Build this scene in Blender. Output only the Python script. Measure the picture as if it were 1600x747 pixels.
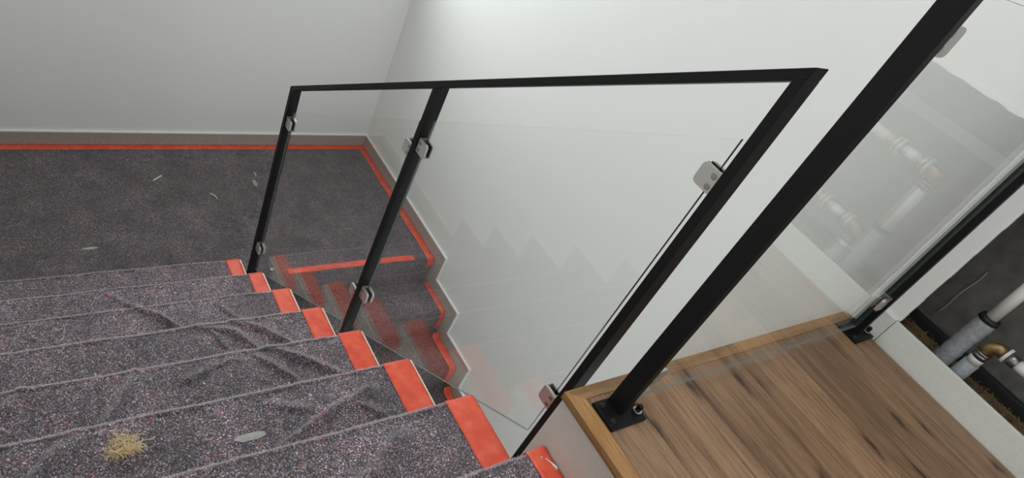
import bpy, bmesh, math, random
from mathutils import Vector, Matrix, noise
random.seed(7)
S = bpy.context.scene
for o in list(bpy.data.objects): bpy.data.objects.remove(o)
COL = S.collection

# ------------------------------------------------------------------ camera
CAM = Vector((-.9901, -2.1787, 2.2935)); YAW, PITCH, ROLL, FPX, PPX, PPY = .8129, .6379, .4602, 1064.0, 728.0, 381.3
fwd = Vector((math.sin(YAW)*math.cos(PITCH), math.cos(YAW)*math.cos(PITCH), -math.sin(PITCH)))
rgt = Vector((math.cos(YAW), -math.sin(YAW), 0)); upv = rgt.cross(fwd)
r2 = math.cos(ROLL)*rgt + math.sin(ROLL)*upv
u2 = -math.sin(ROLL)*rgt + math.cos(ROLL)*upv
cd = bpy.data.cameras.new('camera'); cam = bpy.data.objects.new('camera', cd); COL.objects.link(cam)
cam.matrix_world = Matrix(((r2.x, u2.x, -fwd.x, CAM.x), (r2.y, u2.y, -fwd.y, CAM.y), (r2.z, u2.z, -fwd.z, CAM.z), (0, 0, 0, 1)))
cd.sensor_fit = 'HORIZONTAL'; cd.sensor_width = 36; cd.lens = FPX/1600*36
cd.shift_x = (800-PPX)/1600; cd.shift_y = (PPY-373.5)/1600
cd.clip_start = .02
S.camera = cam

# ------------------------------------------------------------------ light
W = bpy.data.worlds.new('world'); S.world = W; W.use_nodes = True
bg = W.node_tree.nodes['Background']; bg.inputs[0].default_value = (.93, .96, 1, 1); bg.inputs[1].default_value = 0.9
S.view_settings.view_transform = 'Standard'; S.view_settings.look = 'None'
S.view_settings.gamma = 1; S.view_settings.exposure = 0.21; S.view_settings.use_curve_mapping = False

def area(name, loc, direction, sx, sy, power, color=(1, 1, 1)):
    l = bpy.data.lights.new(name, 'AREA'); l.shape = 'RECTANGLE'; l.size = sx; l.size_y = sy; l.energy = power; l.color = color
    o = bpy.data.objects.new(name, l); COL.objects.link(o); o.location = loc
    o.rotation_euler = Vector(direction).to_track_quat('-Z', 'Y').to_euler()
    return o
area('daylight_landing_window', (.25, 1.44, 1.85), (0, -1, -.0), 1.45, 1.3, 34, (.93, .98, 1))
area('added_roof_fill', (-.1, -1.6, 3.70), (0, 0, -1), 1.3, 1.6, 16, (.97, .99, 1))  # unseen overhead source, added to fill the stairwell from above

# ------------------------------------------------------------------ dimensions (metres)
G, RI = .25, .1668              # going and rise of the upper flight
LZ = -.1592                     # landing
G2, RI2 = .2634, .1674          # lower flight
WX, BX = 1.148, 1.136           # right wall face, skirting face
YB = 1.0716                     # back skirting face
LX = -1.15                      # left wall face
ZG = 1.3207; YG = -1.7144       # gallery floor
FX = -.033                      # gallery fascia face
OY, OZ = -1.83, 2.015           # wall opening: edge and head

# ------------------------------------------------------------------ materials
def mat(name):
    m = bpy.data.materials.new(name); m.use_nodes = True
    nt = m.node_tree; b = nt.nodes['Principled BSDF']
    return m, nt, b
def N(nt, t, **kw):
    n = nt.nodes.new(t)
    for k, v in kw.items():
        if k.startswith('i_'): n.inputs[k[2:].replace('_', ' ')].default_value = v
        else: setattr(n, k, v)
    return n
def L(nt, a, b): nt.links.new(a, b)
def coords(nt, kind='Object', scale=(1, 1, 1)):
    tc = N(nt, 'ShaderNodeTexCoord'); mp = N(nt, 'ShaderNodeMapping'); mp.inputs['Scale'].default_value = scale
    L(nt, tc.outputs[kind], mp.inputs['Vector']); return mp.outputs['Vector']
def worldpos(nt, scale=(1, 1, 1), loc=(0, 0, 0)):
    g = N(nt, 'ShaderNodeNewGeometry'); mp = N(nt, 'ShaderNodeMapping'); mp.inputs['Scale'].default_value = scale; mp.inputs['Location'].default_value = loc
    L(nt, g.outputs['Position'], mp.inputs['Vector']); return mp.outputs['Vector']
def ramp(nt, fac, stops, interp='LINEAR'):
    r = N(nt, 'ShaderNodeValToRGB'); r.color_ramp.interpolation = interp
    e = r.color_ramp.elements
    while len(e) < len(stops): e.new(.5)
    for i, (p, c) in enumerate(stops):
        e[i].position = p; e[i].color = c if len(c) == 4 else (*c, 1)
    L(nt, fac, r.inputs[0]); return r.outputs[0]
def mix(nt, a, b, fac, mode='MIX'):
    m = N(nt, 'ShaderNodeMix', data_type='RGBA', blend_type=mode)
    for s, v in ((m.inputs[0], fac), (m.inputs[6], a), (m.inputs[7], b)):
        if hasattr(v, 'is_linked'): L(nt, v, s)
        else: s.default_value = v if not isinstance(v, tuple) else (*v[:3], 1)
    return m.outputs[2]
def bump(nt, b, h, strength, dist):
    n = N(nt, 'ShaderNodeBump'); n.inputs['Strength'].default_value = strength; n.inputs['Distance'].default_value = dist
    L(nt, h, n.inputs['Height']); L(nt, n.outputs[0], b.inputs['Normal'])
def plain(name, col, rough=.5, metal=0, nscale=0, nstr=.2, ndist=.001, vary=0):
    m, nt, b = mat(name); b.inputs['Base Color'].default_value = (*col, 1)
    b.inputs['Roughness'].default_value = rough; b.inputs['Metallic'].default_value = metal
    if nscale:
        n = N(nt, 'ShaderNodeTexNoise'); n.inputs['Scale'].default_value = nscale; n.inputs['Detail'].default_value = 4
        L(nt, worldpos(nt), n.inputs['Vector']); bump(nt, b, n.outputs[0], nstr, ndist)
        if vary:
            lo = tuple(c*(1-vary) for c in col); hi = tuple(min(1, c*(1+vary)) for c in col)
            L(nt, ramp(nt, n.outputs[0], [(.3, lo), (.7, hi)]), b.inputs['Base Color'])
    return m
M = {}
M['wall'] = plain('white_wall_paint', (.80, .80, .775), .55, 0, 260, .12, .0006)
M['trimwhite'] = plain('white_lacquer', (.82, .82, .79), .35)
M['curb'] = plain('white_board', (.66, .67, .63), .6, 0, 120, .15, .0005, .04)
M['taupe'] = plain('grey_beige_skirting', (.36, .33, .295), .5, 0, 60, .1, .0004, .08)
M['fascia'] = plain('fascia_board', (.64, .59, .54), .6, 0, 180, .2, .0005, .05)
M['black'] = plain('black_powder_coat', (.0042, .0042, .0045), .5, 0, 900, .1, .0003)
M['black'].node_tree.nodes['Principled BSDF'].inputs['Specular IOR Level'].default_value = .22
M['rubber'] = plain('black_rubber', (.01, .01, .01), .6)
M['steel'] = plain('satin_steel', (.55, .53, .50), .5, 1.0, 300, .05, .0003)
M['steel_side'] = plain('steel_bolt', (.30, .28, .27), .35, 1.0)
M['cavity'] = plain('dark_grey_board', (.155, .147, .135), .8, 0, 22, .5, .002, .25)
M['track'] = plain('dark_metal_track', (.05, .052, .055), .5, .6)
M['foam'] = plain('grey_foam_sleeve', (.30, .315, .33), .5, 0, 90, .7, .004, .15)
M['plastic'] = plain('white_plastic_pipe', (.68, .67, .64), .4)
M['brass'] = plain('dull_brass', (.36, .25, .12), .48, 1.0, 40, .1, .001, .25)
M['stairwhite'] = plain('cream_tread_edge', (.80, .75, .66), .5)
M['splinter'] = plain('pale_wood', (.72, .68, .6), .7)
M['plaster'] = plain('plaster_crumb', (.55, .54, .52), .9, 0, 200, .5, .002)
M['straw'] = plain('golden_fibre', (.80, .62, .37), .8)
M['cord'] = plain('pale_cord', (.42, .38, .32), .8)
M['lint'] = plain('grey_lint', (.36, .355, .34), .95, 0, 400, .6, .002, .35)
M['wool'] = plain('brown_fibre', (.24, .16, .075), .9, 0, 300, .8, .003, .5)
M['fuzz'] = plain('felt_fuzz_lit', (.46, .40, .42), .95)

def fuzz_mat():
    m, nt, b = mat('felt_fuzz_lit'); out = nt.nodes['Material Output']
    b.inputs['Base Color'].default_value = (.76, .70, .71, 1); b.inputs['Roughness'].default_value = 1  # paled so window light on the nosings sits in the fibre colour
    t = N(nt, 'ShaderNodeBsdfTranslucent'); t.inputs[0].default_value = (.78, .71, .73, 1)
    mx = N(nt, 'ShaderNodeMixShader'); mx.inputs[0].default_value = .55
    L(nt, b.outputs[0], mx.inputs[1]); L(nt, t.outputs[0], mx.inputs[2]); L(nt, mx.outputs[0], out.inputs['Surface']); return m
M['fuzz'] = fuzz_mat()
def felt_mat(name='recycled_felt', tone=(1, 1, 1)):
    m, nt, b = mat(name)
    P = worldpos(nt)
    v = N(nt, 'ShaderNodeTexNoise'); v.inputs['Scale'].default_value = 60; v.inputs['Detail'].default_value = 2; L(nt, P, v.inputs['Vector'])
    wv = N(nt, 'ShaderNodeVectorMath', operation='MULTIPLY_ADD'); wv.inputs[1].default_value = (.012, .012, .012)
    L(nt, v.outputs['Color'], wv.inputs[0]); L(nt, P, wv.inputs[2])
    vo = N(nt, 'ShaderNodeTexVoronoi'); vo.inputs['Scale'].default_value = 480; L(nt, wv.outputs[0], vo.inputs['Vector'])
    sep = N(nt, 'ShaderNodeSeparateColor'); L(nt, vo.outputs['Color'], sep.inputs[0])
    base = ramp(nt, sep.outputs[0], [(0, (.022, .020, .023)), (.42, (.085, .076, .083)), (.75, (.21, .19, .20)), (.92, (.40, .37, .375)), (1, (.66, .64, .62))])
    f = N(nt, 'ShaderNodeTexNoise'); f.inputs['Scale'].default_value = 240; f.inputs['Detail'].default_value = 5; f.inputs['Roughness'].default_value = .75; L(nt, P, f.inputs['Vector'])
    fine = ramp(nt, f.outputs[0], [(.36, (.10, .095, .10)), (.5, (.68, .66, .67)), (.63, (2.3, 2.25, 2.25))])
    c = mix(nt, base, fine, 1.0, 'MULTIPLY')
    # coloured threads
    vo2 = N(nt, 'ShaderNodeTexVoronoi'); vo2.inputs['Scale'].default_value = 150; L(nt, wv.outputs[0], vo2.inputs['Vector'])
    s2 = N(nt, 'ShaderNodeSeparateColor'); L(nt, vo2.outputs['Color'], s2.inputs[0])
    tint = ramp(nt, s2.outputs[1], [(0, (.95, .95, 1.06)), (.3, (1, .98, 1)), (.62, (1.02, .98, .96)), (.88, (1.22, .82, .87)), (.93, (.84, .93, 1.14)), (.97, (1.12, 1.06, .75))], 'CONSTANT')
    c = mix(nt, c, tint, 1.0, 'MULTIPLY')
    n = N(nt, 'ShaderNodeTexNoise'); n.inputs['Scale'].default_value = 7; n.inputs['Detail'].default_value = 5; L(nt, P, n.inputs['Vector'])
    patch = ramp(nt, n.outputs[0], [(.3, (.66, .63, .66)), (.5, (1.03, .97, 1.0)), (.70, (1.45, 1.30, 1.36))])
    c = mix(nt, c, patch, 1.0, 'MULTIPLY')
    n3 = N(nt, 'ShaderNodeTexNoise'); n3.inputs['Scale'].default_value = 34; n3.inputs['Detail'].default_value = 3; L(nt, P, n3.inputs['Vector'])
    red = ramp(nt, n3.outputs[0], [(.30, (.60, .60, .62)), (.44, (1, 1, 1)), (.62, (1.08, 1.05, 1.05)), (.74, (1.55, .74, .84))])
    c = mix(nt, c, red, 1.0, 'MULTIPLY')
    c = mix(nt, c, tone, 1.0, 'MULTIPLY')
    L(nt, c, b.inputs['Base Color']); b.inputs['Roughness'].default_value = 1.0
    b.inputs['Specular IOR Level'].default_value = .1
    b.inputs['Sheen Weight'].default_value = .35; b.inputs['Sheen Roughness'].default_value = .6
    bump(nt, b, f.outputs[0], .9, .004)
    return m
M['felt'] = felt_mat('recycled_felt', (1.06, 1.045, 1.06))
M['felt_brown_shaded'] = felt_mat('brown_grey_shaded_felt', (.66, .66, .62))  # browner sheet; its tone also holds shade of landing and lower flight

def tape_mat():
    m, nt, b = mat('orange_masking_tape')
    n = N(nt, 'ShaderNodeTexNoise'); n.inputs['Scale'].default_value = 24; n.inputs['Detail'].default_value = 4
    L(nt, worldpos(nt), n.inputs['Vector'])
    L(nt, ramp(nt, n.outputs[0], [(.3, (.70, .070, .032)), (.55, (.80, .105, .052)), (.75, (.86, .16, .09))]), b.inputs['Base Color'])
    b.inputs['Roughness'].default_value = .42
    n2 = N(nt, 'ShaderNodeTexNoise'); n2.inputs['Scale'].default_value = 70; n2.inputs['Detail'].default_value = 3
    L(nt, worldpos(nt), n2.inputs['Vector']); bump(nt, b, n2.outputs[0], .55, .003)
    return m
M['tape'] = tape_mat()

def oak(name, light, dark, knots=True, along=(14, 1.1, 14), gs=1.0):
    m, nt, b = mat(name)
    oi = N(nt, 'ShaderNodeObjectInfo')
    cmb = N(nt, 'ShaderNodeCombineXYZ'); mm = N(nt, 'ShaderNodeMath', operation='MULTIPLY'); mm.inputs[1].default_value = 37
    L(nt, oi.outputs['Random'], mm.inputs[0]); L(nt, mm.outputs[0], cmb.inputs[2]); L(nt, mm.outputs[0], cmb.inputs[1])
    g = N(nt, 'ShaderNodeNewGeometry'); ad = N(nt, 'ShaderNodeVectorMath', operation='ADD'); L(nt, g.outputs['Position'], ad.inputs[0]); L(nt, cmb.outputs[0], ad.inputs[1])
    mp = N(nt, 'ShaderNodeMapping'); mp.inputs['Scale'].default_value = along; L(nt, ad.outputs[0], mp.inputs[0]); P = mp.outputs[0]
    w = N(nt, 'ShaderNodeTexNoise'); w.inputs['Scale'].default_value = .55; w.inputs['Detail'].default_value = 3; w.inputs['Distortion'].default_value = .6; L(nt, P, w.inputs['Vector'])
    ml = N(nt, 'ShaderNodeMath', operation='MULTIPLY'); ml.inputs[1].default_value = 26*gs; L(nt, w.outputs[0], ml.inputs[0])
    sn = N(nt, 'ShaderNodeMath', operation='SINE'); L(nt, ml.outputs[0], sn.inputs[0])
    mr = N(nt, 'ShaderNodeMapRange'); mr.inputs[1].default_value = -1; L(nt, sn.outputs[0], mr.inputs[0])
    f = N(nt, 'ShaderNodeTexNoise'); f.inputs['Scale'].default_value = 9; f.inputs['Detail'].default_value = 6; f.inputs['Roughness'].default_value = .7; L(nt, P, f.inputs['Vector'])
    c = ramp(nt, f.outputs[0], [(.25, dark), (.5, tuple(.45*a+.55*d for a, d in zip(dark, light))), (.78, light)])
    rings = ramp(nt, mr.outputs[0], [(0, (.66, .61, .57)), (.4, (1, 1, 1)), (1, (1.08, 1.07, 1.05))])
    c = mix(nt, c, rings, .8, 'MULTIPLY')
    big = N(nt, 'ShaderNodeTexNoise'); big.inputs['Scale'].default_value = .5; big.inputs['Detail'].default_value = 2; L(nt, P, big.inputs['Vector'])
    c = mix(nt, c, ramp(nt, big.outputs[0], [(.3, (.72, .68, .66)), (.5, (1, 1, 1)), (.7, (1.15, 1.14, 1.1))]), 1, 'MULTIPLY')
    pl = ramp(nt, oi.outputs['Random'], [(0, (.86, .83, .82)), (1, (1.12, 1.1, 1.06))])
    c = mix(nt, c, pl, 1, 'MULTIPLY')
    if knots:
        mk = N(nt, 'ShaderNodeMapping'); mk.inputs['Scale'].default_value = (9.5, 3.4, 1); L(nt, ad.outputs[0], mk.inputs[0])
        dn = N(nt, 'ShaderNodeTexNoise'); dn.inputs['Scale'].default_value = 2.2; dn.inputs['Detail'].default_value = 3; L(nt, mk.outputs[0], dn.inputs['Vector'])
        dm = N(nt, 'ShaderNodeVectorMath', operation='MULTIPLY_ADD'); dm.inputs[1].default_value = (.42, .6, 0); L(nt, dn.outputs['Color'], dm.inputs[0]); L(nt, mk.outputs[0], dm.inputs[2])
        vk = N(nt, 'ShaderNodeTexVoronoi', voronoi_dimensions='2D'); vk.inputs['Scale'].default_value = .8; L(nt, dm.outputs[0], vk.inputs['Vector'])
        kn = ramp(nt, vk.outputs['Distance'], [(.015, (.10, .08, .08)), (.05, (.30, .25, .24)), (.09, (.72, .68, .66)), (.17, (1, 1, 1))])
        c = mix(nt, c, kn, .9, 'MULTIPLY')
    mp2 = N(nt, 'ShaderNodeMapping'); mp2.inputs['Scale'].default_value = tuple(v*5.5 if v > 5 else v*1.6 for v in along); L(nt, ad.outputs[0], mp2.inputs[0])
    po = N(nt, 'ShaderNodeTexNoise'); po.inputs['Scale'].default_value = 2.5; po.inputs['Detail'].default_value = 4; L(nt, mp2.outputs[0], po.inputs['Vector'])
    c = mix(nt, c, ramp(nt, po.outputs[0], [(.30, (.52, .48, .46)), (.42, (.95, .94, .93)), (.6, (1.05, 1.05, 1.04)), (.72, (1.28, 1.27, 1.25))]), .9, 'MULTIPLY')
    L(nt, c, b.inputs['Base Color']); b.inputs['Roughness'].default_value = .48
    bump(nt, b, f.outputs[0], .25, .0008)
    return m
M['plank'] = oak('oak_plank', (.335, .205, .118), (.125, .073, .043))
M['edging'] = oak('oak_edging', (.44, .245, .095), (.29, .15, .055), False, (30, 3, 30))
M['edging_x'] = oak('oak_edging_cross', (.40, .235, .10), (.255, .14, .058), False, (3, 30, 30))

def glass_mat():
    m, nt, b = mat('clear_glass'); out = nt.nodes['Material Output']; nt.nodes.remove(b)
    g = N(nt, 'ShaderNodeNewGeometry')
    io = N(nt, 'ShaderNodeMapRange'); io.inputs[3].default_value = 1.5; io.inputs[4].default_value = 1/1.5
    L(nt, g.outputs['Backfacing'], io.inputs[0])
    fr = N(nt, 'ShaderNodeFresnel'); L(nt, io.outputs[0], fr.inputs['IOR'])
    t = N(nt, 'ShaderNodeBsdfTransparent'); t.inputs[0].default_value = (.988, .994, .990, 1)
    gl = N(nt, 'ShaderNodeBsdfGlossy'); gl.inputs['Roughness'].default_value = .0; gl.inputs['Color'].default_value = (1, 1, 1, 1)
    mx = N(nt, 'ShaderNodeMixShader'); L(nt, fr.outputs[0], mx.inputs[0]); L(nt, t.outputs[0], mx.inputs[1]); L(nt, gl.outputs[0], mx.inputs[2])
    L(nt, mx.outputs[0], out.inputs['Surface']); return m
M['glass'] = glass_mat()
def edge_mat():
    m, nt, b = mat('glass_edge'); out = nt.nodes['Material Output']
    b.inputs['Base Color'].default_value = (.52, .58, .555, 1); b.inputs['Roughness'].default_value = .3
    t = N(nt, 'ShaderNodeBsdfTransparent'); t.inputs[0].default_value = (.22, .28, .26, 1)
    mx = N(nt, 'ShaderNodeMixShader'); mx.inputs[0].default_value = .3
    L(nt, t.outputs[0], mx.inputs[1]); L(nt, b.outputs[0], mx.inputs[2]); L(nt, mx.outputs[0], out.inputs['Surface'])
    return m
M['glass_edge'] = edge_mat()
M['glass_end'] = plain('glass_cut_end', (.035, .05, .045), .25)  # dark colour stands in for inner reflection at the upright glass edges

# ------------------------------------------------------------------ mesh helpers
def wloc(o):
    v = Vector(o.location)
    while o.parent: o = o.parent; v += Vector(o.location)
    return v
def link(name, me, mats, parent=None, loc=None):
    o = bpy.data.objects.new(name, me); COL.objects.link(o)
    for m in (mats if isinstance(mats, (list, tuple)) else [mats]):
        if me.users <= 1: me.materials.append(M[m])
    if parent is not None: o.parent = parent
    if loc is not None: o.location = Vector(loc) - (wloc(parent) if parent is not None else Vector())
    return o
def build(name, bm, mats, parent=None, smooth=False, bottom=False):
    """bmesh in world coordinates -> object with its origin at the centre (or base) of its bounds"""
    vs = [v.co for v in bm.verts]
    lo = Vector([min(v[i] for v in vs) for i in range(3)]); hi = Vector([max(v[i] for v in vs) for i in range(3)])
    c = (lo+hi)/2
    if bottom: c.z = lo.z
    for v in bm.verts: v.co -= c
    me = bpy.data.meshes.new(name); bm.to_mesh(me); bm.free()
    if smooth:
        for p in me.polygons: p.use_smooth = True
    return link(name, me, mats, parent, c)
def tag(o, label=None, cat=None, group=None, kind=None):
    if label: o['label'] = label
    if cat: o['category'] = cat
    if group: o['group'] = group
    if kind: o['kind'] = kind
    return o
def empty(name, loc, label, cat, group=None):
    o = bpy.data.objects.new(name, None); COL.objects.link(o); o.location = loc; o.empty_display_size = .05
    return tag(o, label, cat, group)
def box(bm, x0, x1, y0, y1, z0, z1, bev=0, mi=0, shear=0):
    """axis box; shear: z rises by shear for every metre of -y"""
    vs = []
    for z in (z0, z1):
        for x, y in ((x0, y0), (x1, y0), (x1, y1), (x0, y1)):
            vs.append(bm.verts.new((x, y, z - shear*(y-y1))))
    fs = [(0, 3, 2, 1), (4, 5, 6, 7), (0, 1, 5, 4), (1, 2, 6, 5), (2, 3, 7, 6), (3, 0, 4, 7)]
    faces = [bm.faces.new([vs[i] for i in f]) for f in fs]
    for f in faces: f.material_index = mi
    if bev:
        es = set(e for f in faces for e in f.edges)
        bmesh.ops.bevel(bm, geom=list(es), offset=bev, segments=2, profile=.6, affect='EDGES')
    return faces
def boxo(name, dims, mats, parent=None, bev=0, shear=0):
    bm = bmesh.new(); box(bm, *dims, bev=bev, shear=shear); return build(name, bm, mats, parent)
def prism(bm, pts, axis, a0, a1, mi=0):
    """polygon pts in the two other axes, extruded along axis from a0 to a1"""
    def co(p, a):
        return (a, p[0], p[1]) if axis == 0 else ((p[0], a, p[1]) if axis == 1 else (p[0], p[1], a))
    n = len(pts); A = [bm.verts.new(co(p, a0)) for p in pts]; B = [bm.verts.new(co(p, a1)) for p in pts]
    fs = [bm.faces.new(A), bm.faces.new(list(reversed(B)))]
    for i in range(n): fs.append(bm.faces.new([A[(i+1) % n], A[i], B[i], B[(i+1) % n]]))
    for f in fs: f.material_index = mi
    bmesh.ops.recalc_face_normals(bm, faces=fs)
    return fs
def tube(bm, pts, rad, seg=12, cap=True, mi=0):
    rings = []; prev = None
    for i, p in enumerate(pts):
        p = Vector(p); a = Vector(pts[max(0, i-1)]); b = Vector(pts[min(len(pts)-1, i+1)])
        t = (b-a).normalized()
        if prev is None:
            n = t.cross(Vector((0, 0, 1)));
            if n.length < 1e-3: n = t.cross(Vector((1, 0, 0)))
        else: n = prev - t*prev.dot(t)
        n.normalize(); prev = n; q = t.cross(n)
        r = rad[i] if isinstance(rad, (list, tuple)) else rad
        rings.append([bm.verts.new(p + n*math.cos(2*math.pi*k/seg)*r + q*math.sin(2*math.pi*k/seg)*r) for k in range(seg)])
    for a, b in zip(rings, rings[1:]):
        for k in range(seg):
            f = bm.faces.new([a[k], a[(k+1) % seg], b[(k+1) % seg], b[k]]); f.smooth = True; f.material_index = mi
    if cap: bm.faces.new(list(reversed(rings[0]))).material_index = mi; bm.faces.new(rings[-1]).material_index = mi
def disc(bm, c, axis, r, h, seg=16, mi=0):
    a = Vector(c); d = Vector(axis).normalized(); tube(bm, [a, a+d*h*.8, a+d*h], [r, r, r*.85], seg, True, mi)
def struct(o, label=None): o['kind'] = 'structure'; return tag(o, label)

# ------------------------------------------------------------------ room shell
HZ = 3.72; FARY = -3.6; OB = 1.25
bm = bmesh.new()                                  # right wall with the service opening
box(bm, WX, WX+.12, -1.72, OB, -2.4, HZ)
box(bm, WX, WX+.0125, OY, -1.72, ZG, HZ)
box(bm, WX, WX+.0125, -2.9, OY, OZ, HZ)
box(bm, WX, WX+.0125, FARY, -2.9, ZG, HZ)
wr = struct(build('wall_right', bm, 'wall'), 'tall white wall beside the stairwell, with a service opening at gallery level')
WZ0, WZ1, WXA, WXB = 1.19, 2.5, -.5, 1.0          # window of the landing, above the picture
bm = bmesh.new(); yb = YB+.012
box(bm, LX-.12, WX+.12, yb, yb+.34, -2.4, WZ0); box(bm, LX-.12, WX+.12, yb, yb+.34, WZ1, HZ)
box(bm, LX-.12, WXA, yb, yb+.34, WZ0, WZ1); box(bm, WXB, WX+.12, yb, yb+.34, WZ0, WZ1)
struct(build('wall_back', bm, 'wall'), 'white wall behind the stair landing')
struct(boxo('wall_left', (LX-.12, LX, FARY, yb, -2.4, HZ), 'wall'), 'white wall along the left side of the upper flight')
struct(boxo('ceiling', (LX-.12, WX+.12, FARY, -2.45, HZ, HZ+.1), 'wall'))
bm = bmesh.new(); box(bm, LX-.12, WX+.12, -.75, OB+.2, HZ, HZ+.1); box(bm, LX-.12, -.8, -2.45, -.75, HZ, HZ+.1); box(bm, .6, WX+.12, -2.45, -.75, HZ, HZ+.1)
struct(build('ceiling_fill_opening', bm, 'wall'))  # ceiling pieces round the opening added for the overhead fill light
wf = bpy.data.objects.new('window_1', None); COL.objects.link(wf); wf.location = ((WXA+WXB)/2, yb+.3, WZ0); struct(wf)
for d in ((WXA, WXA+.05, yb+.26, yb+.32, WZ0, WZ1), (WXB-.05, WXB, yb+.26, yb+.32, WZ0, WZ1), (WXA+.05, WXB-.05, yb+.26, yb+.32, WZ0, WZ0+.05), (WXA+.05, WXB-.05, yb+.26, yb+.32, WZ1-.05, WZ1)):
    boxo('window_frame', d, 'trimwhite', wf)
boxo('window_pane', (WXA+.05, WXB-.05, yb+.285, yb+.295, WZ0+.05, WZ1-.05), 'glass', wf)

struct(boxo('floor_lower', (LX-.12, WX+.12, FARY-.1, OB+.2, -2.5, -2.4), 'curb'), 'floor of the storey below')
# landing slab
struct(boxo('floor_landing', (LX, WX, .032, yb, LZ-.2, LZ-.005), 'stairwhite'))
# skirting of the back wall: grey board with a white top edge
def skirting(name, polys, x0, x1, cap_boxes, label):
    root = bpy.data.objects.new(name, None); COL.objects.link(root)
    c = cap_boxes[0]; root.location = ((c[0]+c[1])/2, (c[2]+c[3])/2, c[4]-.08); struct(root, label)
    for p in polys:
        bm = bmesh.new(); prism(bm, p, 0, x0, x1); build('skirting_board', bm, 'taupe', root)
    for d in cap_boxes: boxo('top_edge', d, 'trimwhite', root)
    return root
SK = .084; TH = .012; CAP = .006
skirting('baseboard_back', [[(YB, LZ-.005), (YB+TH, LZ-.005), (YB+TH, LZ+SK-CAP), (YB, LZ+SK-CAP)]], LX, BX, [(LX, BX, YB, YB+TH, LZ+SK-CAP, LZ+SK)], 'grey skirting board with a white top edge along the back wall')
NY0 = .004                                          # landing nosing of the lower flight
Y1 = -.0833
top = [(YB+TH, LZ+SK-CAP)]; bot = [(YB+TH, LZ-.012), (Y1+.115, LZ-.012)]; cb = [(BX, WX, Y1, YB+TH, LZ+SK-CAP, LZ+SK)]
for k in range(0, 4):                               # stepped skirting of the lower flight
    yk = Y1-k*G2; zt = LZ+SK-k*RI2
    top += [(yk+CAP, zt-CAP), (yk+CAP, zt-RI2-CAP)]
    cb.append((BX, WX, yk, yk+CAP, zt-RI2-CAP, zt-CAP)); cb.append((BX, WX, yk-G2, yk, zt-RI2-CAP, zt-RI2))
    zl = LZ-(k+1)*RI2-.012; bot += [(yk+.115, zl), (yk-G2+(.115 if k < 3 else CAP), zl)]
top.append((Y1-4*G2+CAP, LZ+SK-4*RI2-CAP))
skirting('baseboard_right', [top+bot[::-1]], BX, WX, cb, 'grey stepped skirting board following the lower flight down the white wall')
# stepped skirting on the left wall
DY = .012; top = [(YB, LZ+SK-CAP), (.09-CAP, LZ+SK-CAP)]; bot = [(YB, LZ-.005), (-.03, LZ-.005)]; cb = [(LX, LX+TH, .09, YB, LZ+SK-CAP, LZ+SK)]
for k in range(0, 8):
    y0 = -(k+1)*G+.09; y1 = -k*G+.09; zt = k*RI+SK
    top += [(y1-CAP, zt-CAP), (y0-CAP, zt-CAP)]
    cb.append((LX, LX+TH, y0-CAP, y1, zt-CAP, zt)); cb.append((LX, LX+TH, y1-CAP, y1, (zt-RI if k else LZ+SK), zt-CAP))
    bot += [(-k*G-.03, k*RI-.05), (-(k+1)*G-.03, k*RI-.05)]
skirting('baseboard_left', [top+bot[::-1]], LX, LX+TH, cb, 'stepped skirting board on the left wall of the upper flight')

# gallery floor: slab, oak planks as pieces, oak edging
gal = struct(boxo('floor_gallery', (FX+.004, BX, FARY, YG-.004, 1.06, ZG-.0155), 'fascia'), 'oak plank floor of the upper gallery')
seams = [-.0015, .118, .32, .52, .72, .92, BX-.004]
for i, (a, b) in enumerate(zip(seams, seams[1:])):
    boxo('plank', (a+.0006, b-.0006, -3.55, YG-.0285, ZG-.015, ZG), 'plank', gal, bev=.0008)
for i in range(6):                                  # upper hall floor behind the flight
    pass
EDW = .0285; EDX = -.043
bm = bmesh.new()
def mitre(bm, pts): prism(bm, pts, 2, ZG-.017, ZG+.0015)
t1 = bpy.data.objects.new('trim_1', None); COL.objects.link(t1); t1.location = (.5, YG, ZG-.017); struct(t1, 'oak edging strip along the front edge of the gallery floor')
bm = bmesh.new(); mitre(bm, [(EDX, YG), (EDX+.040, YG-EDW), (.545, YG-EDW), (.545, YG)]); build('edging_board', bm, 'edging_x', t1)
bm = bmesh.new(); mitre(bm, [(.5458, YG), (.5458, YG-EDW), (BX, YG-EDW), (BX, YG)]); build('edging_board', bm, 'edging_x', t1)
bm = bmesh.new(); mitre(bm, [(EDX, YG), (EDX, -3.55), (EDX+.040, -3.55), (EDX+.040, YG-EDW)])
struct(build('trim_2', bm, 'edging'), 'oak edging strip along the stair side of the gallery floor')
struct(boxo('wall_gallery_side', (FX, FX+.012, -3.55, YG-.002, .55, ZG-.0175), 'fascia'), 'pale fascia board below the oak edging, beside the top treads')
struct(boxo('wall_gallery_front', (FX+.012, BX, YG-.014, YG-.002, .95, ZG-.0175), 'wall'))

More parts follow.
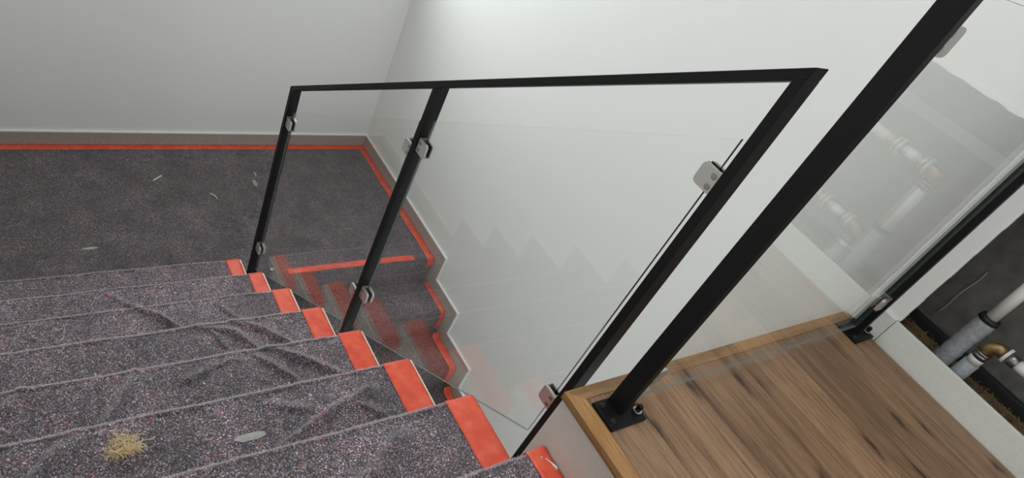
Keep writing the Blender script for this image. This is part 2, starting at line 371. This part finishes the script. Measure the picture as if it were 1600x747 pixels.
# low white board below the service opening, and the end piece of the skirting
struct(boxo('trim_3', (BX, WX, -2.95, OY-.0012, ZG-.012, 1.408), 'curb', bev=.0012), 'low white board below the service opening beside the oak floor')
struct(boxo('trim_4', (BX+.002, WX, OY+.0012, -1.745, ZG-.012, 1.408), 'curb', bev=.0012), 'short white skirting block behind the far base plate')
bm = bmesh.new()                                    # torn paper edge of the wall board
for a, b in zip(range(30), range(1, 31)):
    y0 = OY-a*.035; d = .006+.006*random.random()
    box(bm, WX-.003, WX+.004, y0-.035, y0, OZ-d-.004, OZ)
z = 1.41
while z < OZ-.02:
    d = .004+.0025*random.random(); box(bm, WX-.0015, WX+.012, OY-d, OY, z, z+.03); z += .03
struct(build('trim_5', bm, 'trimwhite'), 'white cut edge of the wall board around the service opening')
CX = 1.42
bm = bmesh.new()
box(bm, CX, CX+.02, -2.95, -1.74, 1.25, 2.3); box(bm, WX+.0125, CX, -1.74, -1.72, 1.25, 2.3); box(bm, WX+.0125, CX, -2.95, -2.93, 1.25, 2.3)
box(bm, WX, CX, -2.95, -1.74, 1.25, 1.30); box(bm, WX+.0125, CX, -2.95, -1.74, 2.28, 2.30)
struct(build('wall_service_cavity', bm, 'cavity'), 'dark grey board lining of the service cavity')

# upper hall floor under the camera
struct(boxo('floor_hall', (LX, FX-.011, FARY, -2.0, ZG-.2, ZG), 'plank'), 'floor of the upper hall at the head of the stairs')

# ------------------------------------------------------------------ staircases (under the felt)
def staircase(name, label, xs, zs, ys, n, g, r, stringer):
    root = empty(name, (sum(xs)/2, ys, zs), label, 'staircase')
    return root
up = empty('staircase', (-.6, -1.0, -.159), 'upper stair flight with white tread ends going down to the landing', 'staircase')
for k in range(8):
    xe = 0 if k < 7 else FX-.001
    boxo('tread', (LX+.002, xe, -(k+1)*G-.012, -k*G-.001, k*RI-.044, k*RI-.004), 'stairwhite', up, bev=.002)
    boxo('riser', (LX+.002, -.02 if k < 7 else FX-.02, -k*G-.035, -k*G-.02, (k-1)*RI-.005, k*RI-.044), 'stairwhite', up)
bm = bmesh.new(); s = RI/G
prism(bm, [(-.06, -.159), (-.06, -.15), (-1.99, 1.10), (-1.99, .80), (-.5, -.159)], 0, -.06, -.035); build('stringer', bm, 'stairwhite', up)
low = empty('staircase', (.6, -.6, -1.0), 'lower stair flight under dark felt descending along the white wall', 'staircase')
for k in range(1, 6):
    yn = NY0-.004-k*G2; zt = LZ-k*RI2
    boxo('tread', (.11, WX-.001, yn+.02, yn+G2+.03, zt-.05, zt-.006), 'stairwhite', low)
for k in range(1, 6):
    yn = NY0-.004-(k-1)*G2; zt = LZ-k*RI2
    boxo('riser', (.11, WX-.001, yn+.032, yn+.046, zt-.006, zt+RI2-.051), 'stairwhite', low)

# ------------------------------------------------------------------ protective felt
FOLDS = {  # tread index: list of (points (x,y), height, width)
 1: [([(-.62, -.262), (-.50, -.40)], .006, .018)],
 2: [([(-.56, -.50), (-.50, -.56), (-.44, -.64)], .020, .016), ([(-.30, -.53), (-.22, -.66)], .007, .02)],
 3: [([(-.44, -.76), (-.34, -.80), (-.27, -.92)], .016, .020), ([(-.335, -.745), (-.26, -.80), (-.17, -.90)], .018, .018), ([(-.40, -.79), (-.36, -.9)], .008, .015)],
 4: [([(-.33, -.995), (-.26, -1.05), (-.15, -1.15)], .017, .020), ([(-.36, -1.03), (-.28, -1.13), (-.25, -1.2)], .010, .018), ([(-.76, -1.15), (-.705, -1.07), (-.672, -1.0)], .018, .015), ([(-.93, -1.0), (-.97, -1.05), (-1.05, -1.1)], .022, .022), ([(-.55, -1.07), (-.42, -1.02)], .007, .022)],
 5: [([(-.17, -1.315), (-.30, -1.355), (-.45, -1.42)], .015, .020), ([(-.24, -1.34), (-.17, -1.40)], .008, .016), ([(-.86, -1.26), (-.92, -1.33), (-1.0, -1.42)], .014, .03), ([(-.45, -1.29), (-.36, -1.335)], .008, .02), ([(-.9, -1.38), (-.8, -1.44)], .008, .02)],
 6: [([(-.25, -1.55), (-.35, -1.62), (-.5, -1.66)], .012, .03), ([(-.12, -1.60), (-.2, -1.68)], .008, .02)],
 7: [([(-.3, -1.80), (-.15, -1.86)], .010, .02)],
}
def segdist(p, a, b):
    ax, ay = a; bx, by = b; dx, dy = bx-ax, by-ay
    t = max(0, min(1, ((p[0]-ax)*dx+(p[1]-ay)*dy)/(dx*dx+dy*dy)))
    qx, qy = ax+t*dx, ay+t*dy; s = (p[0]-qx)*dy-(p[1]-qy)*dx
    return math.hypot(p[0]-qx, p[1]-qy), (1 if s > 0 else -1)
def fold_h(k, x, y):
    h = 0
    for pts, hh, w in FOLDS.get(k, ()):
        d, sg = min((segdist((x, y), a, b) for a, b in zip(pts, pts[1:])), key=lambda t: t[0])
        ww = w*(.34 if sg > 0 else .95)
        if d < 3*ww: h = max(h, 1.25*hh*math.exp(-(d/ww)**2))
    return h
def nz(x, y, z, s): return noise.noise(Vector((x*s, y*s, z*s)))

def sheet(name, rows, xs, fn, label, m_='felt'):
    """grid of points fn(row, x)"""
    bm = bmesh.new(); g = [[bm.verts.new(fn(r, x)) for x in xs] for r in rows]
    for a, b in zip(g, g[1:]):
        for i in range(len(xs)-1): bm.faces.new([a[i], a[i+1], b[i+1], b[i]])
    bmesh.ops.recalc_face_normals(bm, faces=bm.faces)
    o = build(name, bm, m_, None, True)
    if sum(p.normal.z*p.area for p in o.data.polygons) < 0: o.data.flip_normals()
    m = o.modifiers.new('thickness', 'SOLIDIFY'); m.thickness = .0035; m.offset = -1
    return tag(o, label, 'floor covering')
def lin(a, b, n): return [a+(b-a)*i/n for i in range(n+1)]

rows = []
NR = 56
for k in range(7, -1, -1):
    y0, y1 = -(k+1)*G-.012, -k*G; z = k*RI
    for i in range(NR+1):
        y = y0+(y1-.018-y0)*i/NR; rows.append((k, 'T', y, z, i/NR))
    for a in (-40, -15, 10, 35, 60, 90): rows.append((k, 'N', y1-.009+.009*math.sin(math.radians(a)), z-.0075+.0105*math.cos(math.radians(a)), 1))
    zb = (k-1)*RI if k else LZ
    for i in range(1, 9):
        t = i/9; rows.append((k, 'R', y1-.012*math.sin(t*math.pi*.5), z-.009+(zb+.004-z+.009)*t, t))
TL = (-.071, -.0695, -.080, -.084, -.088, -.0955, -.088, -.087)
def upf(r, x):
    k, kind, y, z, t = r
    x0 = LX+TH+.003; xe = TL[k]+.006; x = x0+(x-x0)*(xe-x0)/(-.078-x0); damp = min(1, max(0, (xe-.010-x)/.03))
    if kind == 'T':
        e = min(1, (1-t)*6)
        h = fold_h(k, x, y)*(.35+.65*e) + .0028*nz(x, y, k, 9) + .0016*nz(x, y, k, 26)
        lift = max(0, h+.001)*damp
        return (x, y, z+lift)
    if kind == 'N':
        return (x, y+.004*nz(x, k, 0, 6)+.0016*nz(x, k, 0, 31), z+damp*(.0025*nz(x, k, 3, 7)+.0012*nz(x, k, 5, 33)+fold_h(k, x, -k*G)*.35)-(1-damp)*.003)
    return (x, y+.004*nz(x, k, 0, 6)+.006*nz(x, z, k, 7)*math.sin(t*math.pi), z)
def edge_x(k): return (-.074, -.072, -.078, -.083, -.086, -.090, -.086, -.090)[k]
xs = lin(LX+TH+.003, -.078, 280)
feltU = sheet('protective_felt', rows, xs, upf, 'grey speckled protective felt draped over the treads of the upper flight')
# fuzz on the nosings and loose fibres of the upper felt
bm = bmesh.new()
def fibre(bm, p, d, ln, w):
    side = d.cross(Vector((random.uniform(-1, 1), random.uniform(-1, 1), random.uniform(-1, 1)))).normalized()*w
    bend = Vector((random.uniform(-1, 1), random.uniform(-1, 1), random.uniform(-.6, 1)))*ln*.35
    a = bm.verts.new(p-side); b = bm.verts.new(p+side); m1 = bm.verts.new(p+d*ln*.55+bend*.5+side*.8); m2 = bm.verts.new(p+d*ln*.55+bend*.5-side*.8); c = bm.verts.new(p+d*ln+bend)
    bm.faces.new([a, b, m1, m2]); bm.faces.new([m2, m1, c])
for k in range(8):
    dens = 3500 if k < 3 else 6500
    for i in range(dens):
        x = random.uniform(LX+.02, -.08)
        y, z = -k*G-.004, k*RI+.0028
        p = Vector(upf((k, 'N', y, z-.001, 1), x))
        d = Vector((random.uniform(-.9, .9), random.uniform(-.6, .8), random.uniform(.1, 1))).normalized()
        p.y += random.uniform(-.004, .002); fibre(bm, p, d, random.uniform(.0015, .0045)*(1.6 if random.random() < .06 else 1), .0004)
for i in range(3500):
    k = random.choice((1, 2, 3, 4, 4, 5, 5, 6, 6)); x = random.uniform(-1.08, -.09); y = -k*G-random.uniform(.01, .2)
    p = Vector(upf((k, 'T', y, k*RI, .5), x)); d = Vector((random.uniform(-1, 1), random.uniform(-1, 1), random.uniform(.1, .5))).normalized()
    fibre(bm, p, d, random.uniform(.004, .014), .0003)
fz = build('fuzz', bm, 'fuzz', feltU); tag(fz, 'fuzz standing up along the felt edges, paled to stand for rim light', kind='stuff')

# landing felt
def landf(r, x): return (x, r, LZ+.0015*nz(x, r, 0, 8)+.001*nz(x, r, 4, 23)+.001)
sheet('protective_felt', lin(.012, YB-.004, 130), lin(LX+TH+.004, BX-.004, 250), landf, 'dark speckled protective felt covering the stair landing', 'felt_brown_shaded')
# lower flight felt, darkened in colour for the shade below the upper flight
rows = []
for k in range(0, 5):
    yn = NY0-k*G2; zt = LZ-k*RI2
    if k: rows += [(yn+G2-.028-(G2-.028-.016)*i/14, zt+.002, 0) for i in range(15)]
    else: rows += [(.0115, zt+.0015, 0)]
    for a in (25, 50, 75): rows.append((yn+.010-.012*math.sin(math.radians(a)), zt+.001-.012+.012*math.cos(math.radians(a)), 0))
    for i in range(1, 10):
        t = i/10; rows.append((yn-.002+.012*math.sin(t*math.pi*.5), zt-.012-(RI2-.018)*t, math.sin(t*math.pi)))
def lowf(r, x):
    y, z, t = r
    return (x, y-t*(.006+.006*nz(x, z, 0, 5)), z+.0012*nz(x, y, 3, 12)+.001)
sheet('protective_felt', rows, lin(.115, BX-.004, 130), lowf, 'speckled protective felt, shade put into its colour, on the lower flight behind the glass', 'felt_brown_shaded')

# ------------------------------------------------------------------ orange masking tape
def tape(path, w0, w1, across, label, group, sub=6, jag=.0012, lift=.0012):
    """path: list of (y,z) with outward normals worked out; w0..w1 along x"""
    bm = bmesh.new(); pts = []
    for a, b in zip(path, path[1:]):
        n = max(1, int(math.dist(a, b)/.008))
        for i in range(n): pts.append((a[0]+(b[0]-a[0])*i/n, a[1]+(b[1]-a[1])*i/n))
    pts.append(path[-1]); g = []; seed = random.random()*50
    for j, (y, z) in enumerate(pts):
        a = pts[max(0, j-1)]; b = pts[min(len(pts)-1, j+1)]; ty, tz = b[0]-a[0], b[1]-a[1]; l = math.hypot(ty, tz) or 1
        ny, nz_ = -tz/l, ty/l
        if across < 0: ny, nz_ = -ny, -nz_
        row = []
        for i in range(sub+1):
            t = i/sub; x = w0+(w1-w0)*t
            if i in (0, sub): x += jag*noise.noise(Vector((seed, j*.9, i)))
            h = lift + .0011*max(0, noise.noise(Vector((seed+x*40, y*28, z*28)))) + .004*max(0, noise.noise(Vector((seed+x*14, y*80+x*20, z*80)))-.32)
            row.append(bm.verts.new((x, y+ny*h, z+nz_*h)))
        g.append(row)
    for a, b in zip(g, g[1:]):
        for i in range(sub): bm.faces.new([a[i], a[i+1], b[i+1], b[i]])
    o = build('masking_tape', bm, 'tape', None, True)
    nsum = sum(p.normal.z*p.area for p in o.data.polygons)
    if nsum < 0: o.data.flip_normals()
    m = o.modifiers.new('thickness', 'SOLIDIFY'); m.thickness = .0008; m.offset = -1
    return tag(o, label, 'tape', group)
ordn = ['lowest tread beside the far post foot', 'second tread up from the landing', 'third tread up from the landing', 'fourth tread up, left of the middle post foot',
        'fifth tread up, before the middle post foot', 'sixth tread up from the landing', 'seventh tread up from the landing', 'highest visible tread, beside the pale fascia']
TL = (-.071, -.0695, -.080, -.084, -.088, -.0955, -.088, -.087)
for k in range(8):
    yn = -k*G; z = k*RI-.002
    xr = -.009 if k < 6 else (-.004 if k == 6 else FX-.003)
    p = [(yn-G-.006, z+.001), (yn-.004, z+.001), (yn+.001, z-.002), (yn+.002, z-.03)]
    tape(p, TL[k], xr, 1, 'orange tape on the end of the ' + ordn[k], 'tape strips on the tread ends', lift=.003)
def flat_tape(x0, x1, y0, y1, z, label, n=60):
    bm = bmesh.new(); sx, sy = (n, 4) if x1-x0 > y1-y0 else (4, n); seed = random.random()*30; g = []
    for i in range(sx+1):
        r = []
        for j in range(sy+1):
            x = x0+(x1-x0)*i/sx; y = y0+(y1-y0)*j/sy
            e = (j in (0, sy)) if sx > sy else (i in (0, sx))
            o = .003*noise.noise(Vector((seed+x*9, y*9, 0))) if e else 0
            r.append(bm.verts.new((x+(o if sy > sx else 0), y+(o if sx > sy else 0), z+.0035+.0014*max(0, noise.noise(Vector((x*30, y*30, seed)))))))
        g.append(r)
    for a, b in zip(g, g[1:]):
        for j in range(sy): bm.faces.new([a[j], b[j], b[j+1], a[j+1]])
    o = build('masking_tape', bm, 'tape', None, True)
    m = o.modifiers.new('thickness', 'SOLIDIFY'); m.thickness = .0008; m.offset = -1
    return tag(o, label, 'tape', 'tape strips sealing the landing felt')
flat_tape(LX+.02, 1.094, 1.030, YB-.001, LZ, 'long orange masking tape strip along the back wall skirting', 140)
flat_tape(1.092, BX-.001, .002, YB-.0015, LZ+.0012, 'orange masking tape strip along the right skirting of the landing', 90)
flat_tape(.268, 1.012, .012, .052, LZ, 'straight orange masking tape strip across the front edge of the landing', 70)
# tape running down the lower flight beside the skirting
X0, X1 = 1.094, BX-.001
tape([(.006, LZ+.004), (.000, LZ-.006), (.000, LZ-.055)], X0, X1, -1, 'short orange tape tab folded over the front edge of the landing', 'tape along the lower flight', 4, .003)
yn = NY0
lab = ['orange tape beside the skirting of the first tread below the landing', 'orange tape beside the skirting of the second tread below the landing', 'orange tape beside the skirting of the third tread below the landing']
for k in range(1, 4):
    yk = NY0-k*G2; zt = LZ-k*RI2+.002
    p = [(yk+G2-.03, zt+.03 if k > 1 else zt+.006), (yk+G2-.05, zt+.003), (yk+.010, zt+.001), (yk-.001, zt-.008), (yk-.004, zt-.05), (yk-.002, zt-.10), (yk+.004, zt-RI2+.03)]
    tape(p, X0-(.006 if k > 1 else -.012), X1, -1, lab[k-1], 'tape along the lower flight', 4, .004, .003)

# ------------------------------------------------------------------ railing helpers
def clamp(root, U, V, u0, du, v, w, label=None):
    """glass clamp. U,V: index of the axis along the railing and of the axis across it. u0: post side, du: +1/-1 away from the post; v centre plane; w centre height"""
    def co(u, vv, ww):
        c = [0, 0, ww]; c[U] = u; c[V] = vv; return c
    hs = .0225; ln = .045; ch = .008
    prof = [(0, -hs), (ln-ch, -hs), (ln-ch*.3, -hs+ch*.3), (ln, -hs+ch), (ln, hs-ch), (ln-ch*.3, hs-ch*.3), (ln-ch, hs), (0, hs)]
    def plate(bm, v0, v1, pr, mi=0):
        A = [bm.verts.new(co(u0+du*a, v0, w+b)) for a, b in pr]; B = [bm.verts.new(co(u0+du*a, v1, w+b)) for a, b in pr]
        n = len(pr); fs = [bm.faces.new(A), bm.faces.new(B[::-1])]
        for i in range(n): fs.append(bm.faces.new([A[(i+1) % n], A[i], B[i], B[(i+1) % n]]))
        bmesh.ops.recalc_face_normals(bm, faces=fs)
        return fs
    bm = bmesh.new()
    plate(bm, v-.0145, v-.0065, prof); plate(bm, v+.0065, v+.0145, prof)
    plate(bm, v-.0065, v+.0065, [(0, -hs), (.010, -hs), (.010, hs), (0, hs)])
    bmesh.ops.bevel(bm, geom=[e for e in bm.edges if e.calc_face_angle(0) > 1.2], offset=.0011, segments=2, affect='EDGES')
    c = build('clamp', bm, 'steel', root)
    bm = bmesh.new()
    for a, b in ((-.0062, -.0042), (.0042, .0062)): plate(bm, v+a, v+b, [(.011, -hs+.001), (ln-.003, -hs+.001), (ln-.003, hs-.001), (.011, hs-.001)])
    build('gasket', bm, 'rubber', c)
    for dz in (-.011, .011):
        for sg in (-1,):
            bm = bmesh.new(); d = [0, 0, 0]; d[V] = sg
            disc(bm, co(u0+du*.012, v+sg*.0142, w+dz), d, .0060, .0012, 18); build('bolt', bm, 'steel_side', c)
    return c
def glass(root, U, V, pts, v, th=.007):
    """pts: polygon in (u, z)"""
    bm = bmesh.new()
    def co(p, vv): c = [0, 0, p[1]]; c[U] = p[0]; c[V] = vv; return c
    A = [bm.verts.new(co(p, v-th/2)) for p in pts]; B = [bm.verts.new(co(p, v+th/2)) for p in pts]; n = len(pts)
    fs = [bm.faces.new(A), bm.faces.new(B[::-1])]
    for i in range(n):
        f = bm.faces.new([A[(i+1) % n], A[i], B[i], B[(i+1) % n]]); f.material_index = 2 if abs(pts[i][0]-pts[(i+1) % n][0]) < 1e-6 else 1; fs.append(f)
    bmesh.ops.recalc_face_normals(bm, faces=fs)
    return build('glass_panel', bm, ['glass', 'glass_edge', 'glass_end'], root)

# ------------------------------------------------------------------ stair railing
PX0, PX1 = .0505, .0905; VX = .0705
YA, YPB, YC = .0187, -.8233, -1.6597             # far edges of the three posts
SL = .673
def ztop(y): return .921 - SL*(y-YA)
rail = empty('stair_railing', (VX, -.8, -.159), 'black steel stair railing with two clear glass panels along the upper flight', 'railing')
def zb(y): return .093 + .6345*(-.1877-y)
for y, zlow in ((YA, -.156), (YPB, .22), (YC, .80)):
    bm = bmesh.new(); box(bm, PX0, PX1, y-.02, y, zlow, ztop(y)-.022, bev=.0012)
    for v in bm.verts:
        if v.co.z > zlow+.2: v.co.z -= SL*(v.co.y-y)
    build('post', bm, 'black', rail)
bm = bmesh.new(); y0, y1 = YC-.02, YA
prism(bm, [(y1, ztop(y1)-.0225), (y1, ztop(y1)), (y0, ztop(y0)), (y0, ztop(y0)-.0225)], 0, PX0, PX1)
bmesh.ops.bevel(bm, geom=bm.edges[:], offset=.0012, segments=2, affect='EDGES'); build('handrail', bm, 'black', rail)
boxo('foot_plate', (PX0-.012, PX1+.005, YA-.045, YA+.02, -.159, -.151), 'black', rail, bev=.001)
for y, zz in ((YPB, .25), (YC, .83)):
    boxo('side_bracket', (-.035, PX0+.002, y-.03, y+.01, zz, zz+.09), 'black', rail, bev=.001)
zt = lambda y: -.667*y+.8085
zbt = lambda y: -.667*y-.072
for a, b in ((-.024, -.800), (-.862, -1.642)):
    glass(rail, 1, 0, [(a, zbt(a)), (a, zt(a)), (b, zt(b)), (b, zbt(b))], VX)
for (u0, du, w) in ((YA-.02, -1, .772), (YA-.02, -1, .080), (YPB, 1, 1.248), (YPB, 1, .630), (YPB-.02, -1, 1.292), (YPB-.02, -1, .676), (YC, 1, 1.817), (YC, 1, 1.160)):
    clamp(rail, 1, 0, u0, du, VX, w)

# ------------------------------------------------------------------ gallery railing
VY = -1.780
gr = empty('gallery_railing', (.6, VY, ZG), 'black steel gallery railing with a glass panel standing on the oak floor', 'railing')
DX = .041; EX0 = 1.068
for px, pl in ((DX, (.001, .104, -1.8255, -1.757)), (EX0, (1.028, 1.135, -1.822, -1.757))):
    boxo('post', (px, px+.02, VY-.02, VY+.02, ZG+.007, 2.262), 'black', gr, bev=.0012)
    bp = boxo('base_plate', (*pl, ZG, ZG+.008), 'black', gr, bev=.0015)
    for bx_, by_, hh in ((pl[1]-.012, pl[2]+.022, .016), (pl[0]+.016, pl[2]+.018, .004), (pl[0]+.016, pl[3]-.012, .006)):
        bm = bmesh.new(); c = (bx_, by_, ZG+.0078)
        disc(bm, c, (0, 0, 1), .0088 if hh > .01 else .006, .002, 18); tube(bm, [(c[0], c[1], c[2]+.001), (c[0], c[1], c[2]+hh)], .0066 if hh > .01 else .0045, 6)
        if hh > .01: tube(bm, [(c[0], c[1], c[2]+hh-.001), (c[0], c[1], c[2]+hh+.004)], [.0078, .005], 14)
        build('bolt', bm, 'rubber' if hh < .01 else 'black', bp)
    if True:
        bm = bmesh.new(); tube(bm, [(pl[1]-.012, pl[2]+.022, ZG+.0102), (pl[1]-.012, pl[2]+.022, ZG+.0122)], .0098, 20); build('washer', bm, 'steel', bp)
boxo('handrail', (DX, EX0+.02, VY-.02, VY+.02, 2.262, 2.284), 'black', gr, bev=.0012)
glass(gr, 0, 1, [(.070, 1.346), (.070, 2.243), (1.062, 2.243), (1.062, 1.346)], VY)
for u0, du, w in ((DX+.02, 1, 1.432), (DX+.02, 1, 2.176), (EX0, -1, 1.455), (EX0, -1, 2.176)):
    clamp(gr, 0, 1, u0, du, VY, w)

# ------------------------------------------------------------------ pipes in the service cavity
PXc = 1.25
p1 = empty('insulated_pipe', (PXc, -1.963, 1.31), 'white pipe rising out of a thick grey foam sleeve in the wall cavity', 'pipe')
bm = bmesh.new(); tube(bm, [(PXc, -1.963, 1.302+.0125*i+.0) for i in range(19)] + [(PXc, -1.963, 1.542)], [.027+.0012*math.sin(i*2.3) for i in range(20)], 20); build('foam_sleeve', bm, 'foam', p1, True)
bm = bmesh.new(); tube(bm, [(PXc, -1.963, 1.536), (PXc, -1.963, 1.550)], [.0285, .026], 20); build('sleeve_rim', bm, 'rubber', p1)
bm = bmesh.new(); tube(bm, [(PXc, -1.963, 1.545), (PXc, -1.963, 1.715)], .0165, 18); build('pipe', bm, 'plastic', p1)
def elbow(root, x, y, z, y2, r):
    bm = bmesh.new(); tube(bm, [(x, y, z-.028), (x, y, z-.012)], r*1.28, 18); tube(bm, [(x, y, z-.012), (x, y, z-.006)], r*1.45, 18); build('steel_collar', bm, 'steel_side', root)
    bm = bmesh.new(); tube(bm, [(x, y, z-.008), (x, y, z+.008), (x, y-.006, z+.020), (x, y-.018, z+.026), (x, y-.034, z+.026)], [r*1.1, r*1.2, r*1.22, r*1.2, r*1.1], 16); build('elbow', bm, 'brass', root)
    bm = bmesh.new(); tube(bm, [(x, y-.034, z+.026), (x, y-.042, z+.026)], r*1.5, 18); build('collar', bm, 'plastic', root)
    bm = bmesh.new(); tube(bm, [(x, y-.042, z+.026), (x, y-.068, z+.026)], r*1.15, 16); build('sleeve', bm, 'steel_side', root)
    bm = bmesh.new(); tube(bm, [(x, y-.068, z+.026), (x, y-.105, z+.026)], r*1.02, 16); build('pipe', bm, 'plastic', root)
    bm = bmesh.new(); tube(bm, [(x, y-.105, z+.026), (x, y-.128, z+.026)], r*1.15, 16); build('sleeve', bm, 'steel_side', root)
    bm = bmesh.new(); tube(bm, [(x, y-.128, z+.026), (x, y-.136, z+.026)], r*1.5, 18); build('collar', bm, 'plastic', root)
    bm = bmesh.new(); tube(bm, [(x, y-.136, z+.026), (x, y-.165, z+.026)], r*1.2, 16); build('coupling', bm, 'brass', root)
    bm = bmesh.new(); tube(bm, [(x, y-.165, z+.026), (x, y2, z+.026)], r, 16); build('pipe', bm, 'plastic', root)
elbow(p1, PXc, -1.963, 1.735, -2.7, .0165)
p2 = empty('water_pipe', (PXc-.005, -2.018, 1.31), 'short white pipe with brass elbow and white collars in the wall cavity', 'pipe')
bm = bmesh.new(); tube(bm, [(PXc-.005, -2.018, 1.302), (PXc-.005, -2.018, 1.425)], .0215, 20); build('foam_sleeve', bm, 'foam', p2)
bm = bmesh.new(); tube(bm, [(PXc-.005, -2.018, 1.4255), (PXc-.005, -2.018, 1.452)], .0195, 20); build('pipe', bm, 'plastic', p2)
elbow(p2, PXc-.005, -2.018, 1.474, -2.75, .0155)
tag(boxo('floor_track', (CX-.028, CX-.002, -2.6, -1.775, 1.300, 1.368), 'track', bev=.002), 'dark metal track along the back of the service cavity', 'track')
tag(boxo('wall_bracket', (CX-.02, CX, -2.35, -1.885, 1.826, 1.866), 'foam', bev=.002), 'grey metal rail across the back of the service cavity', 'rail')
bm = bmesh.new(); tube(bm, [(CX-.004, -1.842-.002*math.sin(i*.8)-.0006*i, 1.40+i*.0155) for i in range(13)], .0022, 6); tag(build('cable', bm, 'cord', None), 'thin pale cord hanging on the dark back of the service cavity', 'cord')
# hemp wool packed on the floor of the cavity
bm = bmesh.new()
for i in range(2600):
    x = random.uniform(1.175, 1.365); y = random.uniform(-2.55, -1.76)
    if math.hypot(x-PXc, y+1.963) < .032 or math.hypot(x-PXc+.005, y+2.018) < .026: continue
    z = 1.335+.03*random.random()*(.5+.5*noise.noise(Vector((x*9, y*9, 0)))); a = random.uniform(0, 6.28); e = random.uniform(-.5, .5); l = random.uniform(.015, .04)
    d = Vector((math.cos(a), math.sin(a), e*.5)); s_ = d.cross(Vector((0, 0, 1))).normalized()*.0011; c = Vector((x, y, z)); m_ = c+Vector((0, 0, .006))
    v = [bm.verts.new(q) for q in (c-d*l*.5-s_, c-d*l*.5+s_, m_+s_, m_-s_, c+d*l*.5)]
    bm.faces.new(v[:4]); bm.faces.new([v[3], v[2], v[4]])
for i in range(14):
    for j in range(4):
        x = 1.18+j*.050; y = -2.5+i*.052
        if math.hypot(x+.022-PXc, y+.026+1.963) < .06 or math.hypot(x+.022-PXc, y+.026+2.018) < .055: continue
        box(bm, x, x+.046, y, y+.051, 1.301, 1.334+.010*random.random())
tag(build('insulation_wool', bm, 'wool'), 'brown fibrous insulation packed on the floor of the service cavity', 'insulation', kind='stuff')

# ------------------------------------------------------------------ debris
bm = bmesh.new(); cx, cy = -.762, -1.333; z0 = 5*RI+.004                                   # straw coloured tuft
for i in range(330):
    a = random.uniform(0, 6.28); r0 = random.random()**.6; core = random.random() < .62
    sx, sy = (.026, .005) if core else (.030, .022)
    p = Vector((cx+sx*r0*math.cos(a)-.004, cy+sy*r0*math.sin(a)+(-.006 if core else .016), z0+random.random()*(.012 if core else .005)))
    d = Vector((random.uniform(-1, 1), random.uniform(-.16, .16) if core else random.uniform(-1, 1), random.uniform(-.1, .3))).normalized(); q = d.cross(Vector((0, 0, 1))).normalized()
    l = random.uniform(.010, .024) if core else random.uniform(.012, .035); k_ = random.uniform(-1, 1)*.9
    tube(bm, [p+d*l*t+q*k_*l*t*t+Vector((0, 0, .005*math.sin(t*3.1))) for t in (0, .33, .66, 1)], .0005, 3, False)
tag(build('fibre_tuft', bm, 'straw', None, False, True), 'tuft of golden straw fibres lying on a felt tread at lower left', 'fibre tuft')
def stick(pts, r, m, name, label, cat):
    bm = bmesh.new(); tube(bm, pts, r, 5); return tag(build(name, bm, m), label, cat)
stick([(-.213, .757, LZ+.009), (-.19, .775, LZ+.010), (-.165, .795, LZ+.009)], .0042, 'splinter', 'wood_splinter', 'straight pale wood splinter lying on the landing felt', 'splinter')
stick([(.045, .64, LZ+.008), (.062, .62, LZ+.010), (.07, .597, LZ+.008)], .0028, 'splinter', 'wood_splinter', 'small bent pale wood splinter on the landing felt', 'splinter')
def crumb(cx, cy, z, sx, sy, label, n=9, name='plaster_smear', h=.003, m='lint'):
    bm = bmesh.new(); c = bm.verts.new((cx, cy, z+h)); ring = []
    for i in range(n):
        a = 2*math.pi*i/n; r = random.uniform(.8, 1.1); ring.append(bm.verts.new((cx+sx*r*math.cos(a), cy+sy*r*math.sin(a), z+h*.3)))
    low_ = [bm.verts.new((v.co.x, v.co.y, z-.001)) for v in ring]
    for i in range(n):
        bm.faces.new([c, ring[i], ring[(i+1) % n]]); bm.faces.new([ring[i], low_[i], low_[(i+1) % n], ring[(i+1) % n]])
    bm.faces.new(low_[::-1])
    return tag(build(name, bm, m), label, 'debris')
crumb(.31, .72, LZ+.003, .012, .030, 'grey plaster smear on the landing felt left of the far post')
crumb(.335, .80, LZ+.003, .006, .022, 'thin grey plaster streak on the landing felt near the far post')
crumb(-.57, .30, LZ+.003, .035, .010, 'flat grey plaster scrap on the left of the landing felt')
crumb(.195, .055, LZ+.003, .010, .008, 'small cream plaster crumb on the felt near the tape at the post foot', m='splinter', h=.008)
crumb(-.505, -1.372, 5*RI+.003, .040, .011, 'oval pale grey lint patch on a felt tread', 18, 'lint_patch', .0022, 'lint')
bm = bmesh.new(); k = 7; z = 7*RI+.0025
for pts in ([(-.052, -1.775), (-.045, -1.787), (-.040, -1.800), (-.041, -1.806)], [(-.060, -1.768), (-.058, -1.772)]):
    tube(bm, [(x, y, z) for x, y in pts], [.0008, .0016, .0036, .002][:len(pts)], 6)
tag(build('paint_drip', bm, 'trimwhite'), 'white paint drip on the highest orange tape strip', 'paint drip')
